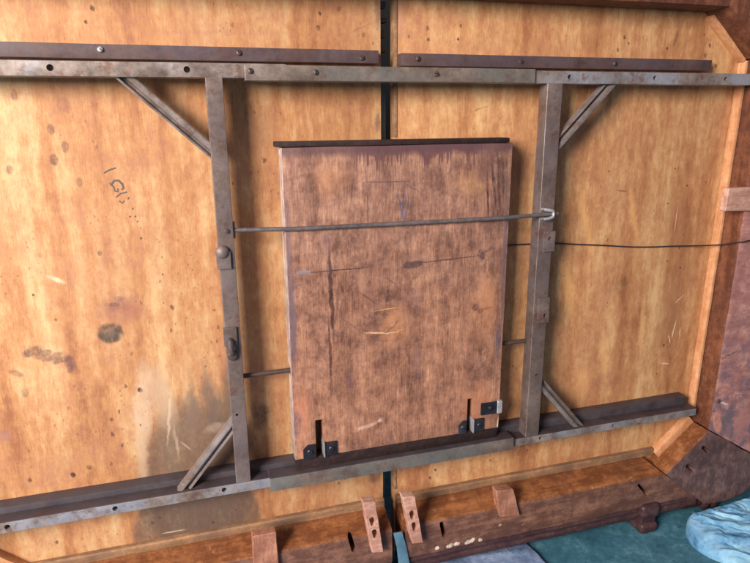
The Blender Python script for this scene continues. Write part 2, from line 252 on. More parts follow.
# --- the loose board
def board_material():
    s = NT('weathered_board')
    w = s.warp(.04, 6); w2 = s.warp(.03, 16)
    a = s.noise(1, 4, .6, vec=w, k=(20, 1, 2.4), off=(2, 0, 0)); b = s.noise(1, 6, .75, vec=w2, k=(60, 1, 9)); m = s.noise(30, 7, .8)
    g = s.noise(1, 3, .7, k=(330, 1, 30)); h2 = s.noise(10, 6, .75, off=(1, 7, 2))
    f = s.math('ADD', s.math('ADD', s.math('MULTIPLY', a, .30), s.math('MULTIPLY', b, .30)), s.math('MULTIPLY', m, .40))
    f = s.math('ADD', f, s.math('MULTIPLY', s.math('SUBTRACT', g, .5), .28))
    f = s.math('ADD', f, s.math('MULTIPLY', s.math('SUBTRACT', h2, .5), .20))
    c = s.ramp(f, [(.34, C(70, 47, 42)), (.46, C(132, 90, 71)), (.57, C(170, 121, 95)), (.70, C(216, 168, 134))])
    x = s.sep()
    up = s.mr(s.math('ADD', x[2], s.math('MULTIPLY', s.math('SUBTRACT', h2, .5), .5)), FL - .10, FL + .12)
    c = s.mix(s.math('MULTIPLY', up, .6), c, s.ramp(f, [(.34, C(74, 52, 48)), (.50, C(136, 99, 86)), (.66, C(192, 148, 124))]))
    pur = s.mr(s.noise(7, 6, .75, vec=w, k=(1.5, 1, 1), off=(3, 3, 3)), .50, .62)
    c = s.mix(s.math('MULTIPLY', pur, .48), c, s.mix(s.mr(m, .4, .6), C(88, 60, 54), C(146, 104, 88)))
    scr = s.mr(s.noise(1, 6, .85, k=(140, 1, 70), off=(8, 0, 0)), .58, .68)
    c = s.mix(s.math('MULTIPLY', scr, .55), c, C(88, 58, 54))
    scl = s.mr(s.noise(1, 6, .85, k=(120, 1, 80), off=(0, 0, 9)), .59, .70)
    c = s.mix(s.math('MULTIPLY', scl, .5), c, C(234, 188, 160))
    yel = [(.16, .20, .07, .045, 0, .9, .04, 25, C(196, 142, 92), .35), (-.13, .22, .05, .05, 0, .9, .04, 25, C(190, 130, 90), .5), (.0, -.08, .05, .06, 0, .9, .03, 25, C(206, 140, 92), .5),
           (.20, -.05, .04, .10, 0, .9, .04, 25, C(206, 142, 100), .5), (.19, -.28, .06, .07, 0, .9, .03, 25, C(190, 124, 90), .5), (-.2, -.25, .025, .09, 0, .8, .02, 25, C(196, 124, 92), .5)]
    c = s.stains(c, yel)
    # dried run-down along the top edge: a dark band with a comb of drips
    drip = s.math('MULTIPLY', s.noise(1, 2, .6, k=(230, 1, 3)), s.mr(s.noise(1, 2, .6, k=(34, 1, 1), off=(2, 0, 5)), .38, .58, .72, 1.12)); edge = s.noise(1, 3, .6, k=(20, 1, 1), off=(7, 0, 0))
    lim = s.math('ADD', s.math('MULTIPLY', s.mr(drip, .44, .66), -.024), s.math('MULTIPLY', s.math('SUBTRACT', edge, .5), -.055))
    lim = s.math('ADD', lim, FL + .262)
    band = s.mr(s.math('SUBTRACT', x[2], lim), -.002, .003)
    inx = s.math('MULTIPLY', s.mr(x[0], -.10, -.06), s.mr(x[0], .20, .16))
    c = s.mix(s.math('MULTIPLY', s.math('MULTIPLY', band, inx), .8), c, C(94, 62, 62))
    c = s.mix(s.math('MULTIPLY', s.mr(x[2], FL + .255, FL + .272), .8), c, C(88, 62, 66))
    DK = C(78, 54, 52); PC = C(74, 66, 84)
    L = [
        (.190, .235, .022, .045, -6, .5, .02, 60, C(104, 72, 66), .75), (.208, .20, .0042, .06, 8, .4, .006, 60, DK, 1), (.196, .175, .003, .06, 4, .4, .003, 60, C(84, 46, 42), 1), (.220, .19, .0034, .05, 6, .4, .004, 60, DK, 1), (.228, .215, .004, .05, 4, .4, .004, 60, DK, .9),
        (.218, .235, .003, .04, 10, .5, .006, 60, DK, .8), (.235, .22, .004, .05, 0, .5, .006, 60, DK, .6),
        (.226, .05, .0, .0, 0, .5, 0, 0, DK, 0) if False else (.24, .05, .006, .22, 0, .6, .006, 40, C(104, 88, 96), .7),
        (.235, -.14, .009, .055, 0, .5, .006, 40, C(92, 78, 88), .85),
        (-.209, .02, .006, .25, 0, .6, .006, 40, C(104, 84, 92), .7), (-.210, -.05, .011, .10, 0, .6, .01, 40, C(98, 80, 88), .7), (-.212, -.27, .016, .04, 0, .6, .01, 40, C(98, 76, 84), .8),
        # pencil lines
        (-.012, .211, .062, .0013, -1, .4, .001, 40, PC, .9), (-.056, .17, .0012, .045, 0, .4, .001, 40, PC, .8), (.016, .175, .0016, .042, -4, .4, .001, 40, C(70, 78, 104), .95),
        (.024, .16, .0013, .034, -12, .4, .001, 40, C(70, 78, 104), .95), (.010, .165, .0011, .032, 10, .4, .001, 40, C(70, 78, 104), .9), (.016, .145, .010, .012, 0, .9, .004, 40, C(92, 96, 122), .55),
        (.035, .198, .0012, .024, 60, .4, .001, 40, PC, .6), (-.036, .165, .001, .018, -20, .4, .001, 40, PC, .6),
        # ruled line with dark patches
        (-.12, .046, .095, .0022, 1, .6, .004, 60, C(74, 54, 58), 1), (.11, .050, .10, .0018, 2, .5, .002, 60, C(80, 56, 54), .95),
        (.027, .045, .012, .009, 1, .25, .006, 80, C(76, 58, 60), .95), (.046, .046, .013, .008, 1, .25, .006, 80, C(84, 64, 64), .95), (.036, .045, .024, .0085, 1, .3, .006, 80, C(84, 64, 64), .9), (.034, .060, .024, .011, 1, .4, .008, 80, C(150, 108, 92), .5), (-.185, .047, .022, .006, 0, .6, .01, 60, C(140, 128, 138), .6),
        (.190, .058, .010, .022, 15, .7, .03, 70, C(70, 50, 52), .9), (.205, .068, .022, .006, 20, .7, .02, 70, C(86, 62, 62), .75), (.196, .03, .006, .02, 0, .7, .01, 70, C(86, 60, 58), .75),
        (.196, .10, .006, .04, 0, .8, .01, 50, C(116, 84, 82), .5),
        (.177, -.058, .010, .009, 0, .5, .012, 90, C(86, 54, 48), .9), (.188, -.067, .008, .010, 0, .5, .012, 90, C(86, 54, 48), .9), (.205, -.062, .018, .004, 5, .6, .01, 90, C(112, 74, 62), .6),
        (.185, -.13, .03, .03, 0, .8, .03, 40, C(140, 92, 70), .5),
        # long vertical runs
        (-.131, .0, .0055, .12, 1, .5, .016, 45, C(70, 44, 42), 1), (-.137, -.12, .0035, .10, 1, .6, .016, 45, C(76, 48, 44), .95), (-.12, -.02, .003, .07, -6, .6, .010, 45, C(98, 66, 62), .6),
        (-.133, .05, .012, .03, 0, .8, .02, 45, C(92, 66, 66), .6), (-.10, -.19, .016, .03, 0, .8, .02, 45, C(98, 68, 72), .6), (-.14, .11, .012, .05, 0, .8, .02, 45, C(120, 92, 96), .5),
        (.05, -.17, .018, .06, 0, .8, .03, 35, C(110, 82, 84), .5), (.045, -.03, .014, .05, 0, .8, .03, 35, C(118, 88, 88), .45),
        # gouges
        (-.055, -.018, .030, .0022, -38, .5, .003, 60, C(96, 62, 56), .85), (-.02, -.043, .035, .0013, 3, .5, .003, 60, C(222, 164, 112), .6), (-.038, -.091, .032, .0018, -6, .5, .003, 60, C(232, 182, 134), .7),
        (-.085, -.075, .040, .0016, -42, .5, .004, 60, C(120, 80, 66), .8), (-.035, -.108, .036, .0015, -10, .5, .004, 60, C(120, 80, 66), .8),
        (-.02, -.02, .0, .0, 0, .5, 0, 0, DK, 0) if False else (.018, -.05, .0013, .05, 8, .5, .004, 60, C(130, 90, 76), .7),
        (-.062, -.297, .034, .006, 14, .8, .012, 60, C(226, 186, 170), .8), (-.035, -.288, .012, .007, 30, .8, .012, 60, C(230, 194, 180), .6),
        (.246, -.342, .005, .022, 0, .4, .002, 60, C(240, 214, 178), .95),
    ]
    c = s.stains(c, L)
    c = s.mix(s.math('MULTIPLY', s.ring(-.048, -.035, .064, .0016), s.mr(s.noise(17, 3, .6, off=(4, 4, 4)), .42, .60, .1, .8)), c, C(104, 70, 60))
    c = s.mix(s.math('MULTIPLY', s.math('MULTIPLY', s.ring(-.02, .03, .125, .0015), s.mr(x[2], FL - .085, FL - .095)), .5), c, C(232, 182, 134))
    s.bump(s.math('ADD', f, s.math('MULTIPLY', g, .3)), .35, .002)
    return s.done(c, s.mr(m, .3, .7, .42, .62), 0, .35)
M['board'] = board_material()
M['board_side'] = wood('pale_board_edge', C(150, 128, 122), C(206, 188, 180), C(120, 100, 96), k=(40, 40, 4), grime=.4)
M['board_back'] = wood('dark_board_back', C(40, 27, 25), C(62, 43, 40), C(28, 20, 20), k=(5, 40, 40))

# --- metals
def metal(name, lo, hi, worn=None, worn_k=.5, rust=None, rust_k=.4, rough=.45, met=.5, k=(1, 1, 1), sc=22, edge=0.0):
    s = NT(name)
    a = s.noise(sc, 6, .7, k=k); b = s.noise(7, 4, .6, off=(3, 1, 5))
    e = s.noise(60, 6, .8, off=(2, 6, 1))
    c = s.ramp(s.math('ADD', s.math('MULTIPLY', a, .6), s.math('MULTIPLY', e, .4)), [(.36, lo), (.62, hi)])
    if worn: c = s.mix(s.math('MULTIPLY', s.mr(b, .44, .62), worn_k), c, worn)
    if rust:
        r = s.mr(s.noise(26, 7, .85, off=(9, 2, 4)), .50, .64)
        c = s.mix(s.math('MULTIPLY', r, rust_k), c, rust)
        pit = s.mr(s.noise(110, 5, .8, off=(9, 7, 4)), .62, .70)
        c = s.mix(s.math('MULTIPLY', pit, .5), c, C(70, 54, 50))
    if edge:
        ptn = s.n('ShaderNodeNewGeometry').outputs['Pointiness']
        wear = s.math('MULTIPLY', s.mr(ptn, .52, .60), s.mr(s.noise(34, 5, .8, off=(5, 5, 5)), .42, .56))
        c = s.mix(s.math('MULTIPLY', wear, edge), c, C(206, 200, 200))
    s.bump(s.noise(160, 4, .7), .12, .001)
    return s.done(c, s.mr(a, .3, .7, rough - .08, rough + .14), met, .5)
M['dark_top'] = metal('shade_darkened_steel', C(52, 42, 44), C(76, 64, 66), C(64, 60, 68), .5, C(70, 46, 38), .4, .55, .15)  # darker steel colour paints shade onto upward faces of lower rails and sleeve
M['strip'] = metal('brown_painted_steel', C(66, 50, 50), C(94, 74, 72), C(84, 72, 82), .5, C(96, 58, 44), .35, .5, .15)
M['strip_dark'] = metal('dark_grey_steel', C(56, 50, 54), C(80, 72, 76), C(68, 64, 72), .5, C(80, 52, 44), .3, .5, .15)
M['rail'] = metal('galvanised_steel', C(96, 82, 76), C(158, 142, 132), C(164, 170, 184), .5, C(106, 70, 54), .75, .42, .35, edge=.5)
M['sleeve'] = metal('tarnished_steel', C(92, 78, 70), C(140, 122, 110), C(104, 112, 110), .55, C(98, 70, 58), .6, .42, .35, edge=.4)
M['post'] = metal('grey_brown_steel', C(82, 66, 60), C(122, 104, 97), C(114, 102, 104), .4, C(92, 60, 46), .75, .45, .25, sc=14, edge=.5)
M['brace'] = metal('highlight_lightened_brace_steel', C(104, 90, 84), C(162, 146, 138), C(150, 140, 142), .4, C(104, 70, 54), .6, .4, .35)  # steel colour lifted to give the braces their bright glinting lip
M['fitting'] = metal('grey_brown_fitting', C(82, 66, 60), C(126, 108, 102), C(118, 106, 108), .4, C(92, 60, 46), .7, .45, .25, sc=18)
M['rod'] = metal('dull_rod_steel', C(92, 84, 86), C(136, 124, 122), None, 0, C(100, 70, 58), .4, .4, .5)
M['rod_dark'] = metal('dark_rod_steel', C(66, 50, 46), C(92, 72, 66), None, 0, C(84, 54, 42), .4, .5, .3)
M['black'] = metal('blackened_steel', C(22, 22, 28), C(50, 50, 58), C(74, 78, 92), .4, C(66, 46, 40), .5, .4, .4)
M['bright'] = metal('bright_zinc', C(138, 136, 140), C(190, 188, 190), None, 0, C(110, 100, 96), .5, .35, .5)
M['screw'] = metal('dark_screw', C(70, 56, 54), C(106, 90, 88), None, 0, C(90, 60, 48), .4, .4, .5)
M['teal_metal'] = metal('green_grey_metal', C(60, 84, 86), C(104, 132, 134), C(84, 100, 102), .5, None, 0, .5, .2)
M['blue_strip'] = metal('pale_blue_edge', C(70, 108, 128), C(104, 144, 164), C(58, 84, 102), .4, None, 0, .5, .1)
def flat(name, c, rough=.6):
    s = NT(name); a = s.noise(40, 4, .6)
    return s.done(s.mix(a, tuple(x * .8 for x in c[:3]) + (1,), c), rough)
M['groove'] = flat('screw_groove', C(30, 24, 24)); M['wire'] = flat('dark_wire', C(50, 40, 42), .4); M['ink'] = flat('faded_ink', C(104, 88, 82), .7)

def floor_mat():
    s = NT('teal_floor'); a = s.noise(9, 6, .7); b = s.noise(60, 5, .7)
    c = s.ramp(s.math('ADD', s.math('MULTIPLY', a, .6), s.math('MULTIPLY', b, .4)), [(.34, C(40, 78, 94)), (.52, C(66, 112, 128)), (.68, C(104, 150, 164))])
    n2 = s.n('ShaderNodeVectorMath'); n2.operation = 'MULTIPLY'; s.l(s.P, n2.inputs[0]); n2.inputs[1].default_value = (1, 1, 1)
    g2 = s.mr(s.noise(150, 5, .8), .62, .70); c = s.mix(s.math('MULTIPLY', g2, .5), c, C(150, 176, 182))
    g3 = s.mr(s.noise(34, 6, .8, off=(4, 4, 0)), .56, .66); c = s.mix(s.math('MULTIPLY', g3, .5), c, C(34, 62, 72))
    g4 = s.mr(s.noise(12, 6, .7, off=(9, 2, 0)), .60, .70); c = s.mix(s.math('MULTIPLY', g4, .6), c, C(128, 164, 176))
    s.bump(b, .3, .003); return s.done(c, .55)
M['floor'] = floor_mat()
def sheet_mat():
    s = NT('slate_blue_sheet'); a = s.noise(12, 6, .75, dist=1.2); b = s.noise(70, 5, .7)
    c = s.ramp(s.math('ADD', s.math('MULTIPLY', a, .65), s.math('MULTIPLY', b, .35)), [(.34, C(76, 92, 122)), (.5, C(112, 130, 160)), (.66, C(150, 164, 190))])
    s.bump(a, .5, .01); return s.done(c, .5)
M['sheet'] = sheet_mat()
M['wall'] = flat('dark_wall', C(24, 24, 24), .8)  # near-black base colour makes the slit between the halves look unlit
def bag_mat():
    s = NT('pale_blue_cloth')
    a = s.noise(16, 5, .65, vec=s.warp(.12, 6)); f = s.noise(60, 4, .6, vec=s.warp(.05, 14))
    c = s.ramp(a, [(.30, C(66, 108, 150)), (.46, C(106, 156, 190)), (.64, C(150, 196, 218))])
    c = s.stains(c, [(.97, -.697, .16, .016, 3, .8, .01, 16, C(22, 58, 116), .95), (1.03, -.672, .09, .008, 12, .8, .01, 16, C(40, 92, 160), .85), (.78, -.68, .02, .03, 0, .8, .01, 16, C(150, 190, 220), .6)])  # deep blues painted low on the cloth for its shadowed folds
    s.bump(s.math('ADD', f, s.math('MULTIPLY', s.noise(900, 2, .6), .5)), .25, .002)
    s.b.inputs['Subsurface Weight'].default_value = .0
    s.b.inputs['Transmission Weight'].default_value = .0
    return s.done(c, .75, 0, .2)
M['bag'] = bag_mat()

# ------------------------------------------------------------------ mesh helpers
def finish(bm, noise_amp=0.0, freq=25, cell=.03):
    if noise_amp:
        for ax in range(3):
            lo = min(v.co[ax] for v in bm.verts); hi = max(v.co[ax] for v in bm.verts)
            n = int((hi - lo) / cell); nrm = Vector((0, 0, 0)); nrm[ax] = 1
            for i in range(1, n + 1):
                p = Vector((0, 0, 0)); p[ax] = lo + (hi - lo) * i / (n + 1)
                bmesh.ops.bisect_plane(bm, geom=bm.verts[:] + bm.edges[:] + bm.faces[:], plane_co=p, plane_no=nrm, dist=1e-6)
        for v in bm.verts:
            v.co += mnoise.noise_vector(v.co * freq) * noise_amp
    bm.normal_update()

def box_bm(u0, u1, w0, w1, v0, v1, bev=.0015, seg=2):
    bm = bmesh.new(); bmesh.ops.create_cube(bm, size=1)
    a, b = P(u0, w0, v0), P(u1, w1, v1); c = (a + b) / 2; d = b - a
    for v in bm.verts: v.co = Vector((c[i] + v.co[i] * abs(d[i]) for i in range(3)))
    if bev: bmesh.ops.bevel(bm, geom=bm.edges[:], offset=bev, segments=seg, affect='EDGES', profile=.6)
    bm.normal_update(); return bm

def prism_bm(pts, w0, w1, bev=.0015, seg=2):
    "outline in (u, v), thickness from w0 to w1"
    bm = bmesh.new()
    f = bm.faces.new([bm.verts.new(P(u, w0, v)) for u, v in pts])
    r = bmesh.ops.extrude_face_region(bm, geom=[f])
    d = P(0, w1, 0) - P(0, w0, 0)
    for v in [x for x in r['geom'] if isinstance(x, bmesh.types.BMVert)]: v.co += d
    bmesh.ops.recalc_face_normals(bm, faces=bm.faces[:])
    if bev: bmesh.ops.bevel(bm, geom=bm.edges[:], offset=bev, segments=seg, affect='EDGES', profile=.6)
    bm.normal_update(); return bm

def profile_bm(pts, u0, u1):
    "profile in (w, v) run along u"
    bm = bmesh.new()
    f = bm.faces.new([bm.verts.new(P(u0, w, v)) for w, v in pts])
    r = bmesh.ops.extrude_face_region(bm, geom=[f])
    for v in [x for x in r['geom'] if isinstance(x, bmesh.types.BMVert)]: v.co.x = u1
    bmesh.ops.recalc_face_normals(bm, faces=bm.faces[:]); bm.normal_update(); return bm

def join(*bms):
    out = bmesh.new()
    for b in bms:
        me = bpy.data.meshes.new('t'); b.to_mesh(me); out.from_mesh(me); bpy.data.meshes.remove(me); b.free()
    return out

def tube_bm(path, r, seg=12, cap=True):
    bm = bmesh.new(); rings = []; n = len(path)
    for i, p in enumerate(path):
        t = (path[min(i + 1, n - 1)] - path[max(i - 1, 0)]).normalized()
        a = t.cross(Vector((0, 1, .13))).normalized(); b = t.cross(a)
        rings.append([bm.verts.new(p + (a * math.cos(q * 2 * math.pi / seg) + b * math.sin(q * 2 * math.pi / seg)) * r) for q in range(seg)])
    for i in range(n - 1):
        for q in range(seg):
            bm.faces.new((rings[i][q], rings[i][(q + 1) % seg], rings[i + 1][(q + 1) % seg], rings[i + 1][q]))
    if cap: bm.faces.new(rings[0]); bm.faces.new(rings[-1])
    bmesh.ops.recalc_face_normals(bm, faces=bm.faces[:])
    for f in bm.faces: f.smooth = True
    return bm

def lathe_bm(c, prof, seg=20):
    "profile of (radius, w) turned about the w axis through c=(u,v)"
    bm = bmesh.new(); rings = []
    for r, w in prof:
        rings.append([bm.verts.new(P(c[0] + r * math.cos(2 * math.pi * q / seg), w, c[1] + r * math.sin(2 * math.pi * q / seg))) for q in range(seg)])
    for i in range(len(rings) - 1):
        for q in range(seg): bm.faces.new((rings[i][q], rings[i][(q + 1) % seg], rings[i + 1][(q + 1) % seg], rings[i + 1][q]))
    bm.faces.new(rings[0]); bm.faces.new(rings[-1])
    bmesh.ops.recalc_face_normals(bm, faces=bm.faces[:])
    return bm

def obj(name, bm, mats, parent=None, smooth=True, local=False, pick=None):
    me = bpy.data.meshes.new(name); bm.normal_update()
    if pick:
        for f in bm.faces: f.material_index = pick(f)
    loc = Vector((0, 0, 0))
    if local:
        lo = Vector([min(v.co[i] for v in bm.verts) for i in range(3)]); hi = Vector([max(v.co[i] for v in bm.verts) for i in range(3)])
        loc = (lo + hi) / 2
        for v in bm.verts: v.co -= loc
    bm.to_mesh(me); bm.free()
    for m in (mats if isinstance(mats, (list, tuple)) else [mats]): me.materials.append(m)
    if smooth:
        me.shade_smooth(); me.set_sharp_from_angle(angle=math.radians(35))
    o = bpy.data.objects.new(name, me); o.location = loc; col.objects.link(o)
    if parent: o.parent = parent
    return o

def cut(o, bms, mi=0):
    "real holes: subtract the given solids from the mesh"
    tmp = []; bb = [[(min(v.co[i] for v in b.verts) - 1e-4, max(v.co[i] for v in b.verts) + 1e-4) for i in range(3)] for b in bms]
    for b in bms:
        me = bpy.data.meshes.new('cut'); b.to_mesh(me); b.free()
        c = bpy.data.objects.new('cut', me); c.location = o.location * 0; col.objects.link(c); tmp.append(c)
        md = o.modifiers.new('b', 'BOOLEAN'); md.operation = 'DIFFERENCE'; md.object = c; md.solver = 'EXACT'
    bpy.context.view_layer.update()
    dg = bpy.context.evaluated_depsgraph_get()
    me = bpy.data.meshes.new_from_object(o.evaluated_get(dg))
    if mi:
        for p in me.polygons:
            if p.normal.y > -.98 or p.area < 1e-3:
                if any(all(q[i][0] <= me.vertices[j].co[i] <= q[i][1] for i in range(3) for j in p.vertices) for q in bb): p.material_index = mi
    o.modifiers.clear(); old = o.data; nm = old.name; o.data = me; bpy.data.meshes.remove(old); me.name = nm
    for c in tmp:
        m2 = c.data; bpy.data.objects.remove(c); bpy.data.meshes.remove(m2)
    return o

def hole(u, v, r, w0, w1, ru=1.0): 
    bm = lathe_bm((0, 0), [(r, w0), (r, w1)], 18)
    for x in bm.verts: x.co.x *= ru; x.co.x += u; x.co.z += v
    bmesh.ops.recalc_face_normals(bm, faces=bm.faces[:])
    return bm
def slot(u, v, ln, wd, rot, w0, w1):
    bm = lathe_bm((0, 0), [(wd, w0), (wd, w1)], 20); a = math.radians(rot)
    for x in bm.verts:
        p, q = x.co.x, x.co.z - FL
        q += ln if q > 0 else -ln
        x.co.x = u + p * math.cos(a) - q * math.sin(a); x.co.z = FL + v + p * math.sin(a) + q * math.cos(a)
    bmesh.ops.recalc_face_normals(bm, faces=bm.faces[:])
    return bm

def thing(name, label, cat, loc, group=None):
    o = bpy.data.objects.new(name, None); o.empty_display_size = .05; col.objects.link(o); o.location = loc
    o['label'] = label; o['category'] = cat
    if group: o['group'] = group
    return o
def tag(o, label, cat, group=None):
    o['label'] = label; o['category'] = cat
    if group: o['group'] = group
    return o
def dup(o, parent, loc):
    c = o.copy(); col.objects.link(c); c.parent = parent; c.location = loc
    for ch in list(o.children):
        d = ch.copy(); col.objects.link(d); d.parent = c
    return c

# ------------------------------------------------------------------ setting
bm = bmesh.new(); bmesh.ops.create_grid(bm, x_segments=2, y_segments=2, size=4)
fl = obj('floor', bm, M['floor'], smooth=False); fl['kind'] = 'structure'
bm = bmesh.new(); f = bm.faces.new([bm.verts.new(Vector(p)) for p in ((-4, 1.2, 0), (4, 1.2, 0), (4, 1.2, 3), (-4, 1.2, 3))])
wl = obj('wall', bm, M['wall'], smooth=False); wl['kind'] = 'structure'

# sheet on the floor
bm = bmesh.new(); bmesh.ops.create_grid(bm, x_segments=200, y_segments=120, size=1)
for v in bm.verts:
    x, y = v.co.x, v.co.y
    w = .02 + (1 - y) / 2 * .85; u = -1.0 + (x + 1) / 2 * (1.345 + .18 * (w - .02)) + .006 * mnoise.noise(Vector((w * 14, 1, 0)))
    v.co = Vector((u, -w, .004 + .005 * (mnoise.noise(Vector((u * 7, w * 9, 0))) + 1) + .004 * max(0, 1 - abs(mnoise.noise(Vector((u * 5 + w * 3, w * 12, 4)))) * 6)))
r = bmesh.ops.extrude_face_region(bm, geom=bm.faces[:])
for v in [q for q in r['geom'] if isinstance(q, bmesh.types.BMVert)]: v.co.z -= .003
bmesh.ops.recalc_face_normals(bm, faces=bm.faces[:])
tag(obj('ground_sheet', bm, M['sheet']), 'slate blue sheet spread on the teal floor in front of the table', 'ground sheet')

# ------------------------------------------------------------------ the table on its side
T = thing('extension_table', 'large wooden extension table turned on its side showing its plywood underside and steel slide frame', 'table', (0, 0, 0))
def part(name, bm, mats, parent=T, **k): return obj(name, bm, mats, parent, **k)

def outline(side):
    R = .10; o = []
    U, V = 1.05, .672
    if side > 0:
        o = [(.016, -V)] + [(U - R + R * math.sin(a), -V + R - R * math.cos(a)) for a in [i * math.pi / 16 for i in range(9)]] + \
            [(U - R + R * math.cos(a), V - R + R * math.sin(a)) for a in [i * math.pi / 16 for i in range(9)]] + [(.016, V)]
    else:
        o = [(-u - .011 + .016 if abs(u - .016) > 1e-6 else -.011, v) for u, v in outline(1)][::-1]
    return o
part('underside_panel', prism_bm(outline(-1), -.026, 0, .001), M['panel_left'])
part('underside_panel', prism_bm(outline(1), -.026, 0, .001), M['panel_right'])

# aprons: inner face orange, edge facing the viewer brown
def pk(f):
    n = f.normal
    return 1 if n.y < -.75 else 0
IN_B = [(.0, -.527), (.066, -.550), (.069, -.553), (.07, -.557), (.07, -.632), (.068, -.638), (.0, -.638)]
for (a, b, edge) in ((-.835, -.012, 'apron_edge'), (.019, .70, 'apron_edge_chipped')):
    bm = profile_bm(IN_B, a, b)
    if a > 0:
        for v in bm.verts:
            if v.co.x > .5: v.co.x = .7185 + (-(v.co.z - FL) - .553) * 1.2
    finish(bm, .0012, 18, .025)
    o = part('apron', bm, [M['apron_in'], M[edge]], pick=pk)
    if a < 0: cut(o, [slot(-.104, -.568, .016, .0055, 12, .03, .12)], 1)
    else: cut(o, [slot(.110, -.579, .016, .0055, 12, .03, .12), slot(.655, -.585, .022, .004, 40, .03, .12)], 1)
def arc_moulding(a, b):
    pr = [(.0, -.6385), (.062, -.6385), (.067, -.641), (.069, -.646), (.067, -.652), (.062, -.655), (.062, -.659), (.066, -.664), (.066, -.670), (.06, -.677), (.05, -.681), (.0, -.681)]
    bm = profile_bm(pr, a, b); finish(bm, .0008, 18, .03); return bm
part('edge_moulding', arc_moulding(-.90, -.012), M['moulding'])
part('edge_moulding', arc_moulding(.019, .80), M['moulding'])
# top aprons
for (a, b) in ((-.835, -.012), (.019, .74)):
    bm = box_bm(a, b, 0, .07, .546, .645, .003); finish(bm, .001, 16, .03)
    part('apron', bm, M['apron_red'])
# end aprons
bm = prism_bm([(.848, .455), (.8395, -.4480), (.905, -.4865), (.957, -.5205), (1.035, -.562), (1.04, -.52), (1.04, .455)], 0, .07, .003); finish(bm, .0016, 30, .02)
def pk2(f): return 1 if f.normal.y < -.7 else 0
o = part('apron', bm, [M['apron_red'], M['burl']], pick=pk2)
bm = box_bm(-1.04, -.8435, 0, .07, -.447, .447, .003); finish(bm, .0015, 22, .03)
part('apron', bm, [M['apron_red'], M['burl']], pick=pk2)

# corners
def corner_pts(sx, sy):
    base = [(.719, -.553), (.8385, -.4495), (.905, -.4875), (.957, -.522), (1.03, -.5635), (1.047, -.580), (1.053, -.600), (1.050, -.617), (1.040, -.631), (1.026, -.642), (1.008, -.651), (.988, -.660), (.966, -.667), (.945, -.671), (.925, -.6735), (.90, -.6735), (.878, -.671), (.857, -.667)]
    pts = [(sx * u, -sy * -v if False else v * (1 if sy > 0 else -1)) for u, v in base]
    return pts if sx * sy > 0 else pts[::-1]
for sx, sy in ((1, 1), (1, -1), (-1, 1), (-1, -1)):
    bm = prism_bm(corner_pts(sx, sy), 0, .0715, .0015, 2); 
    if sy > 0: finish(bm, .0012, 20, .03)
    def pk3(f): return 0 if f.normal.y < -.6 or abs(f.normal.x + f.normal.z * sy * sx) < 0 else (1 if (f.normal.x * sx < -.3 and f.normal.z * sy > .3) else 2)
    o = part('corner_block', bm, [M['corner'] if sy > 0 else M['apron_red'], M['apron_in'] if sy > 0 else M['apron_red'], M['moulding']], pick=pk3)
    if sx > 0 and sy > 0: cut(o, [slot(.836, -.502, .012, .0055, 50, .035, .12), slot(.796, -.549, .014, .0055, 52, .035, .12)])
# a carved end on the moulding below the corner, and two feet
def blob(parts):
    return join(*[box_bm(*p) for p in parts])
bm = blob([(.735, .845, .0, .066, -.676, -.640, .012, 4), (.80, .872, .01, .058, -.688, -.655, .012, 4)])
finish(bm, .0015, 20, .02); part('bracket', bm, M['moulding'])
def foot_bm(s):
    a = [(.652, .708, .0, .084, -.668, -.628, .014, 5), (.657, .703, .004, .076, -.688, -.660, .006, 3), (.652, .705, .0, .086, -.71, -.680, .013, 5)]
    return blob([(min(s * p[0], s * p[1]), max(s * p[0], s * p[1])) + p[2:] for p in a])
for s_ in (1, -1): part('foot', foot_bm(s_), M['moulding'])
bm = blob([(.868, .893, .02, .062, -.700, -.664, .010, 4), (.902, .924, .02, .060, -.702, -.667, .010, 4)]); part('carved_knob', bm, M['moulding'])

# battens along the inside
for a, b in ((-.74, -.012), (.019, .728)):
    bm = profile_bm([(0, -.514), (.010, -.514), (.013, -.517), (.013, -.531), (0, -.531)], a, b); finish(bm, .0008, 20, .03)
    part('batten', bm, M['batten_grey'])
bm = box_bm(.834, .8425, .0, .022, -.418, .447, .002); 
for v in bm.verts:
    v.co.x += (.004 if v.co.z > FL else -.006)
finish(bm, .0008, 20, .03); part('batten', bm, M['batten'])
def diag_batten(p0, p1, wd, h, m):
    d = Vector((p1[0] - p0[0], 0, p1[1] - p0[1])); L = d.length; a = math.atan2(d.z, d.x)
    bm = box_bm(-L / 2, L / 2, 0, h, -wd / 2, wd / 2, .0015)
    for v in bm.verts:
        x, z = v.co.x, v.co.z - FL
        v.co.x = (p0[0] + p1[0]) / 2 + x * math.cos(a) - z * math.sin(a); v.co.z = FL + (p0[1] + p1[1]) / 2 + x * math.sin(a) + z * math.cos(a)
    finish(bm, .0006, 20, .03); return part('batten', bm, m)
diag_batten((.734, -.531), (.832, -.442), .022, .020, M['batten'])
diag_batten((.738, .540), (.842, .452), .022, .020, M['batten'])
diag_batten((-.740, -.531), (-.838, -.442), .022, .020, M['batten'])

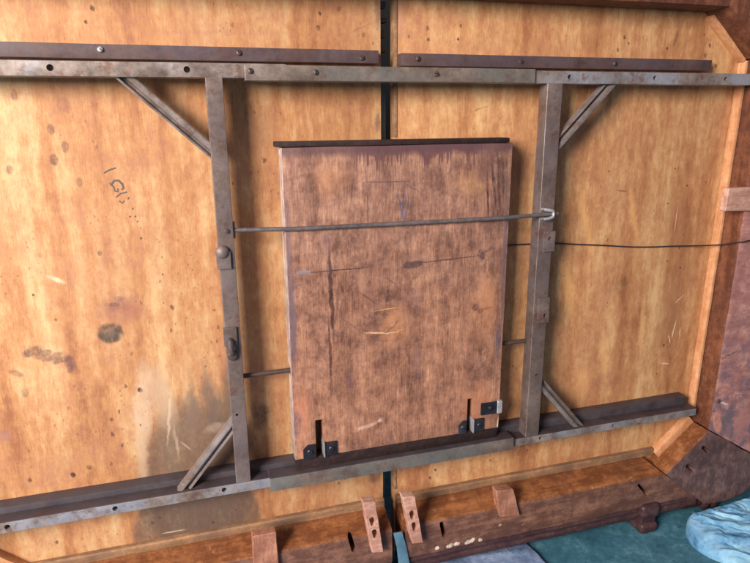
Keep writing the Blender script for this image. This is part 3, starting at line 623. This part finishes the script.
# glue blocks and screw cleats
def wblock(name, pts, w0, w1, m, amp=.0012):
    bm = prism_bm(pts, w0, w1, .0016, 1); finish(bm, amp * .7, 30, .012); return part(name, bm, m, local=True)
wblock('glue_block', [(.235, -.498), (.280, -.502), (.302, -.578), (.249, -.571)], .056, .080, M['block_brown'])
wblock('glue_block', [(-.315, -.493), (-.266, -.494), (-.264, -.60), (-.318, -.60)], .058, .080, M['block_brown'])
wblock('glue_block', [(.783, .170), (.93, .168), (.93, .112), (.781, .118)], .060, .077, M['block'])
for pts, hs in (([(-.083, -.456), (-.055, -.459), (-.038, -.590), (-.064, -.585)], [(-.063, -.506), (-.0575, -.538)]),
                ([(.005, -.461), (.034, -.464), (.055, -.588), (.029, -.584)], [(.0275, -.509), (.033, -.540)])):
    bm = prism_bm(pts, .066, .090, .0014, 1); finish(bm, .0008, 45, .008)
    o = part('screw_cleat', bm, M['block'])
    cut(o, [slot(a, b, .0065, .0056, 14, .055, .13) for a, b in hs])

# pieces in the gap between the two halves
part('gap_plate', box_bm(-.0085, .006, -.06, -.024, .255, .395, .001), M['teal_metal'])
part('gap_plate', box_bm(-.006, .002, -.05, -.03, -.66, -.40, .001), M['teal_metal'])
bm = prism_bm([(-.010, -.560), (.010, -.560), (.020, -.60), (.030, -.66), (.004, -.66), (-.002, -.60)], .071, .075, .0008); part('pale_blue_strip', bm, M['blue_strip'])
for vv, hh, ww in ((.452, .010, .006), (.478, .012, .004), (.505, .008, .007), (.530, .012, .005), (.21, .012, .006), (-.445, .010, .004)):
    bm = box_bm(-.008 + .3 * (ww - .004), .002 + ww, -.045, -.018 - ww, vv, vv + hh, .002); finish(bm, .0015, 60, .006); part('gap_catch', bm, M['strip_dark'])
for v0, v1 in ((.292, .665), (-.5, -.42)):
    bm = box_bm(.0155, .0215, -.02, .0015, v0, v1, .0005); finish(bm, .0006, 40, .02); part('edge_lipping', bm, M['batten_grey'])

# steel slide frame
def strip(u0, u1, v0, v1, m, d=.024):
    bm = box_bm(u0, u1, .0, d, v0, v1, .0015); finish(bm, .0006, 9, .06); return part('mounting_strip', bm, m)
s1 = strip(-.84, -.022, .4265, .4495, M['strip']); s2 = strip(.022, .742, .4235, .4460, M['strip'])
strip(-.84, -.022, -.402, -.366, M['strip_dark'], .030); strip(.022, .795, -.402, -.366, M['strip_dark'], .030)
def screw_bm(r=.0049):
    return lathe_bm((0, 0), [(r, 0), (r, .0012), (r * .8, .0026), (r * .4, .0032), (.0001, .0034)], 18)
first = None
for k_, (u, v) in enumerate([(-.498, .441), (-.276, .440), (-.055, .436), (.055, .436), (.272, .435), (.492, .434)]):
    st = s1 if u < 0 else s2
    if first is None:
        bm = screw_bm()
        for q in bm.verts: q.co.z -= FL
        g = box_bm(-.0041, .0041, .0028, .0040, -.0006, .0006, 0)
        for q in g.verts: q.co.z -= FL
        nb = len(bm.faces); j = join(bm, g)
        first = obj('screw', j, [M['bright'], M['groove']], st, pick=lambda f: 1 if len(f.verts) == 4 and f.index >= nb else 0)
        first.rotation_euler = (0, .7, 0); first.location = P(u, .024, v); o = first
    else:
        o = first.copy(); o.data = first.data if k_ == 1 and False else first.data; col.objects.link(o); o.parent = st
        o.location = P(u, .024, v); o.rotation_euler = (0, random.uniform(0, 3), 0)
        if k_ == 1: o.data = first.data.copy(); o.data.materials[0] = M['screw']; dark_screw = o.data
        else: o.data = dark_screw

def rail(u0, u1, v0, v1, w0, w1, holes, m, name='slide_rail', r=.0052):
    bm = box_bm(u0, u1, w0, w1, v0, v1, .0022, 3)
    finish(bm, .0005, 7, .08)
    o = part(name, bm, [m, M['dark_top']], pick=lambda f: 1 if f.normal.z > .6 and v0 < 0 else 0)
    if holes: cut(o, [hole(a, (v0 + v1) / 2 + .001, r, w1 - .014, w1 + .02) for a in holes])
    return o
rail(-.90, -.20, .396, .420, .026, .060, [-.57, -.365], M['rail'])
rail(.20, .822, .3915, .4155, .026, .060, [.363, .566, .75], M['rail'], r=.0046)
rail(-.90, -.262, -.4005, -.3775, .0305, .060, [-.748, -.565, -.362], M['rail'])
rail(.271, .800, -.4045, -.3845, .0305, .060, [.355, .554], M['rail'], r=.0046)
sl = rail(-.272, .283, .392, .4178, .0245, .0655, [], M['sleeve'], 'rail_sleeve')
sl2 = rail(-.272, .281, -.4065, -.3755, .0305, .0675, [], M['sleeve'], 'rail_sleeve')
for u, v in ((-.262, .4075), (.076, .4065), (-.15, .4065)):
    o = first.copy(); o.data = dark_screw; col.objects.link(o); o.parent = sl; o.location = P(u, .0655, v); o.rotation_euler = (0, random.uniform(0, 3), 0)

def post(u0, u1, name='cross_post'):
    bm = box_bm(u0, u1, .029, .0595, -.378 if u0 < 0 else -.3848, .397, .0018, 3); finish(bm, .0005, 8, .06)
    return part(name, bm, M['post'])
pl = post(-.337, -.3085); pr = post(.315, .349)
cut(pr, [hole(.3405, -.094, .004, .03, .09), hole(.333, -.232, .0028, .04, .09)])
cut(pl, [hole(-.326, -.228, .0028, .04, .09)])
# latch tabs on the posts
bm = join(box_bm(-.342, -.3165, .0595, .0645, .066, .098, .0012), lathe_bm((-.3305, .0975), [(.0125, .0595), (.0125, .0635), (.0105, .0665), (.006, .0695), (.0001, .0705)], 18)); obj('latch_tab', bm, M['fitting'], pl)
bm = join(box_bm(-.340, -.3155, .0595, .0645, -.083, -.046, .0012)); obj('latch_tab', bm, M['fitting'], pl)
bm = join(tube_bm([P(-.3285, .062, -.070), P(-.3285, .071, -.072), P(-.3285, .0725, -.082), P(-.327, .070, -.094), P(-.326, .062, -.099)], .0052, 10),
          lathe_bm((-.3265, -.103), [(.0095, .0595), (.0095, .064), (.007, .067), (.0001, .068)], 16)); obj('latch_pin', bm, M['screw'], pl)
bm = lathe_bm((-.3205, .135), [(.0045, .0595), (.0045, .062), (.0001, .063)], 14); obj('rivet', bm, M['screw'], pl)
o = obj('latch_tab', box_bm(.326, .3535, .0595, .064, .052, .096, .0012), M['fitting'], pr); cut(o, [hole(.3405, .080, .0042, .05, .09)])
o = obj('latch_tab', box_bm(.3235, .3515, .0595, .064, -.108, -.050, .0012), M['fitting'], pr); cut(o, [hole(.3415, -.090, .0050, .05, .09, .8)])
bm = tube_bm([P(.320, .060, .124), P(.320, .0715, .124), P(.326, .0745, .125), P(.3375, .0735, .128), P(.3395, .073, .134), P(.3375, .0735, .1405), P(.326, .0745, .143), P(.320, .0715, .144), P(.320, .060, .144)], .0034, 10)
obj('staple', bm, M['bright'], pr)

# corner braces: open channel, the hollow towards the viewer
def brace(p0, p1, ww=.021, d=.020):
    d0 = Vector((p1[0] - p0[0], 0, p1[1] - p0[1])); L = d0.length; a = math.atan2(d0.z, d0.x)
    pr_ = [(-ww / 2, .0), (-ww / 2, d), (-ww / 2 + .003, d + .001), (-ww / 2 + .006, .008), (-ww / 2 + .008, .008), (ww / 2 - .009, d + .001), (ww / 2, d), (ww / 2, 0)]
    bm = bmesh.new()
    f = bm.faces.new([bm.verts.new(Vector((-L / 2, -(.033 + w), z))) for z, w in pr_])
    r = bmesh.ops.extrude_face_region(bm, geom=[f])
    for v in [q for q in r['geom'] if isinstance(q, bmesh.types.BMVert)]: v.co.x = L / 2
    bmesh.ops.recalc_face_normals(bm, faces=bm.faces[:])
    bmesh.ops.bevel(bm, geom=[e for e in bm.edges if abs(e.verts[0].co.x - e.verts[1].co.x) > .01], offset=.0015, segments=2, affect='EDGES')
    for v in bm.verts:
        x, z = v.co.x, v.co.z
        v.co.x = (p0[0] + p1[0]) / 2 + x * math.cos(a) - z * math.sin(a); v.co.z = FL + (p0[1] + p1[1]) / 2 + x * math.sin(a) + z * math.cos(a)
    return part('brace', bm, M['brace'])
brace((-.475, .407), (-.322, .262)); brace((-.446, -.388), (-.326, -.243))
brace((.476, .402), (.335, .256)); brace((.470, -.394), (.335, -.240))

# ink on the left panel: a faded stamp, unreadable strokes
def stroke(pts, r): return tube_bm([P(u, .0002, v) for u, v in pts], r * .7, 6)
strokes = [([(-.519, .240), (-.509, .245), (-.499, .248)], .0022), ([(-.511, .218), (-.504, .226), (-.497, .226), (-.491, .219)], .0030), ([(-.512, .222), (-.506, .215), (-.505, .208), (-.500, .206), (-.500, .212)], .0022),
           ([(-.492, .221), (-.490, .212), (-.494, .210)], .0026), ([(-.504, .197), (-.496, .203), (-.485, .205)], .0020), ([(-.500, .190), (-.495, .186), (-.491, .190)], .0018), ([(-.485, .192), (-.483, .196)], .0020),
           ([(-.480, .175), (-.478, .175)], .0030), ([(-.486, .160), (-.484, .162)], .0022), ([(-.477, .162), (-.475, .160)], .0022), ([(-.474, .152), (-.473, .151)], .0026), ([(-.470, .140), (-.469, .139)], .0016)]
bm = join(*[stroke(p, r) for p, r in strokes])
for v in bm.verts: v.co.y = min(v.co.y, -.0) * .25
part('ink_mark', bm, M['ink'])

# ------------------------------------------------------------------ rods
bm = tube_bm([P(-.312, .050, .1345), P(-.26, .056, .1338), P(-.20, .0605, .132), P(.10, .0615, .130), P(.24, .064, .1305), P(.31, .0665, .1325), P(.352, .0675, .1335)], .0042, 14)
bm = join(bm, lathe_bm((0, 0), [(.0001, 0)] * 2) if False else tube_bm([P(-.3085, .050, .120), P(-.3085, .050, .150)], .0040, 10))
tag(obj('retaining_rod', bm, M['rod']), 'thin steel rod across the front of the loose board, hooked through a staple', 'rod', None)
bm = tube_bm([P(-.312, .036, -.158), P(-.1, .0355, -.158), P(.1, .0355, -.157), P(.318, .036, -.156)], .0048, 14)
# runs behind the board in a groove between the posts
rod2 = obj('tie_rod', bm, M['rod_dark'], T)

# ------------------------------------------------------------------ the loose board kept on the frame
B = thing('loose_board', 'loose weathered reddish brown board standing on the lower steel rail behind the thin rod', 'board', P(.017, .044, -.3755))
def bpart(name, bm, mats, **k):
    o = obj(name, bm, mats, None, **k); o.parent = B; o.matrix_parent_inverse = Matrix.Translation(-Vector(B.location)); return o
bm2 = prism_bm([(-.2165, -.3500), (.2455, -.3500), (.2465, .279), (-.2145, .279)], .012, .056, .0018)
finish(bm2, .0007, 14, .05)
bd = bpart('board', bm2, [M['board'], M['board_side'], M['board_back']], pick=lambda f: 0 if f.normal.y < -.5 else (1 if abs(f.normal.x) > .5 else 2))
cut(bd, [box_bm(-.1725, -.1565, .002, .09, -.40, -.266, 0), box_bm(.1670, .1805, .002, .09, -.40, -.268, 0), box_bm(-.3, .3, .0, .043, -.166, -.148, 0)])
bpart('dark_lower_strip', box_bm(-.2150, .2440, .0335, .0535, -.3752, -.3503, .001), M['board_back'])  # dark bar filling the band between the board's bottom edge and the sleeve
bpart('back_strip', box_bm(-.2240, .2425, .014, .050,   .2795, .2890, .0015), M['board_back'])
for (a, b, c, d, v1, v0) in ((-.200, -.1745, -.1545, -.129, -.3185, -.3495), (.1465, .1650, .1825, .2075, -.3190, -.3495)):
    # black guide plates both sides of a slot, each with its screw
    for (x0, x1, hh) in ((a, b, .0095), (c, d, 0.0)):
        bm = prism_bm([(x0, v0), (x1, v0), (x1, v1), (x0 + hh, v1), (x0, v1 - hh)] if hh else [(x0, v0), (x1, v0), (x1, v1), (x0, v1)], .0562, .0600, .001)
        g = bpart('guide_plate', bm, M['black'])
        r_ = lathe_bm(((x0 + x1) / 2 + .001, (v0 + v1) / 2), [(.0062, .0600), (.0062, .0615), (.0045, .063), (.0001, .0635)], 16)
        gr = box_bm((x0 + x1) / 2 - .0045, (x0 + x1) / 2 + .0065, .0630, .0638, (v0 + v1) / 2 - .0008, (v0 + v1) / 2 + .0008, 0); nf = len(r_.faces)
        r_ = join(r_, gr); r_.faces.ensure_lookup_table()
        sc_ = obj('screw', r_, [M['black'], M['groove']], None, pick=lambda f: 1 if f.index >= nf else 0); sc_.parent = g
    pl_ = bpart('slot_lip', box_bm(c - .0035, c - .0005, .016, .0635, v0, v1 + .002, .0006), M['bright'])
bpart('edge_clip', box_bm(.1990, .2470, .0562, .0595, -.312, -.283, .0012), M['black'])
bpart('edge_clip', box_bm(.2380, .2510, .018, .0615, -.313, -.282, .003, 3), M['bright'])
bm = lathe_bm((.222, -.297), [(.0055, .0595), (.0055, .0605), (.0038, .062), (.0001, .0625)], 14); bpart('screw', bm, M['black'])

# ------------------------------------------------------------------ wire along the right half
pts = [(.262, .003, .058), (.31, .003, .058), (.383, .003, .056), (.45, .0035, .049), (.52, .003, .042), (.60, .003, .033), (.66, .0035, .029), (.72, .004, .027), (.79, .012, .025),
       (.826, .0255, .027), (.838, .050, .034), (.8425, .068, .040), (.850, .0765, .043), (.868, .0770, .045), (.90, .0765, .040), (.95, .077, .043)]
sm = []
for i in range(len(pts) - 1):
    p0, p1, p2, p3 = (Vector(pts[max(i - 1, 0)]), Vector(pts[i]), Vector(pts[i + 1]), Vector(pts[min(i + 2, len(pts) - 1)]))
    for k_ in range(6):
        t = k_ / 6; q = .5 * ((2 * p1) + (p2 - p0) * t + (2 * p0 - 5 * p1 + 4 * p2 - p3) * t * t + (3 * p1 - p0 - 3 * p2 + p3) * t ** 3)
        sm.append(P(*q))
tag(obj('wire', tube_bm(sm, .0016, 8), M['wire']), 'thin dark wire running across the right plywood half and over the end apron', 'wire')

# ------------------------------------------------------------------ cloth on the floor below the corner
bm = bmesh.new(); bmesh.ops.create_grid(bm, x_segments=300, y_segments=190, size=1)
for v in bm.verts:
    x, y = v.co.x, v.co.y
    # squircle footprint: u 0.74..1.2, w .074..0.26
    k = math.sqrt(max(0, 1 - y * y * .30)); xx = x * k; yy = y * math.sqrt(max(0, 1 - x * x * .30))
    d = max(abs(x), abs(y)); edge = 1 - d ** 8
    u = 1.01 + xx * .262; w = .166 + yy * .093
    t = max(0, (w - .073) / .19)
    h = min(1, t / .07) ** .5 * (1 - t ** 1.5 * .8)
    q = mnoise.fractal(Vector((u * 8, w * 8, 1)), 1.0, 2.0, 4)
    q2 = mnoise.fractal(Vector((u * 22, w * 22, 7)), 1.0, 2.0, 3)
    rad = math.hypot(u - .880, (w - .105) * 1.7) + .020 * q + .004 * q2
    ang = math.atan2(w - .105, u - .90)
    rr_ = math.hypot(u - .90, (w - .105) * 1.7) + .030 * q
    ring = .5 + .5 * math.sin(rr_ * 105 + ang * 1.2); ring = ring ** 1.6
    cr = .5 + .5 * math.sin(rr_ * 260 + 5 * q2 + ang * 2)
    z = .050 * h * (1 + .25 * q) + (.0070 * (ring - .4) + .0022 * (cr - .5)) * min(1, edge * 2)
    v.co = Vector((u + .010 * q * edge, -w - (.006 * ring + .002 * cr) * edge, .003 + max(0, z) * max(0, edge) ** .4))
low = bmesh.ops.extrude_edge_only(bm, edges=[e for e in bm.edges if e.is_boundary])
for v in [q for q in low['geom'] if isinstance(q, bmesh.types.BMVert)]: v.co.z = .0005
bmesh.ops.recalc_face_normals(bm, faces=bm.faces[:])
for f in bm.faces: f.smooth = True
tag(obj('cloth', bm, M['bag']), 'crumpled pale blue cloth lying on the floor under the table corner', 'cloth')

# ------------------------------------------------------------------ light
w = bpy.data.worlds.new('World'); scene.world = w; w.use_nodes = True
bg = w.node_tree.nodes['Background']; bg.inputs[0].default_value = (.80, .78, 1.0, 1); bg.inputs[1].default_value = .28
ld = bpy.data.lights.new('door_light', 'AREA'); ld.shape = 'RECTANGLE'; ld.size = 1.2; ld.size_y = 1.3; ld.energy = 262; ld.color = (1, .93, .86)
lo = bpy.data.objects.new('door_light', ld); col.objects.link(lo)
lo.location = P(-2.5, 2.15, 1.15)
lo.rotation_euler = (P(.1, 0, -.05) - lo.location).to_track_quat('-Z', 'Y').to_euler()

# ------------------------------------------------------------------ camera
f = 601.0
d1 = Vector((2128, -181, f)).normalized(); d2 = Vector((19, 2220, f)); d2 = (d2 - d1 * d2.dot(d1)).normalized(); n = d1.cross(d2)
def cw_(c): return Vector((d1.dot(c), n.dot(c), -d2.dot(c)))
R_ = Matrix((cw_(Vector((1, 0, 0))), cw_(Vector((0, -1, 0))), cw_(Vector((0, 0, -1))))).transposed().to_4x4()
cd = bpy.data.cameras.new('camera'); cam = bpy.data.objects.new('camera', cd); col.objects.link(cam)
cam.matrix_world = Matrix.Translation(P(-.3644, 1.1568, .3274)) @ R_
cd.sensor_width = 36; cd.lens = f / 750 * 36; cd.clip_start = .02; cd.clip_end = 50
scene.camera = cam
scene.view_settings.view_transform = 'Standard'; scene.view_settings.look = 'None'; scene.view_settings.exposure = 0; scene.view_settings.gamma = 1
scene.cycles.use_denoising = True
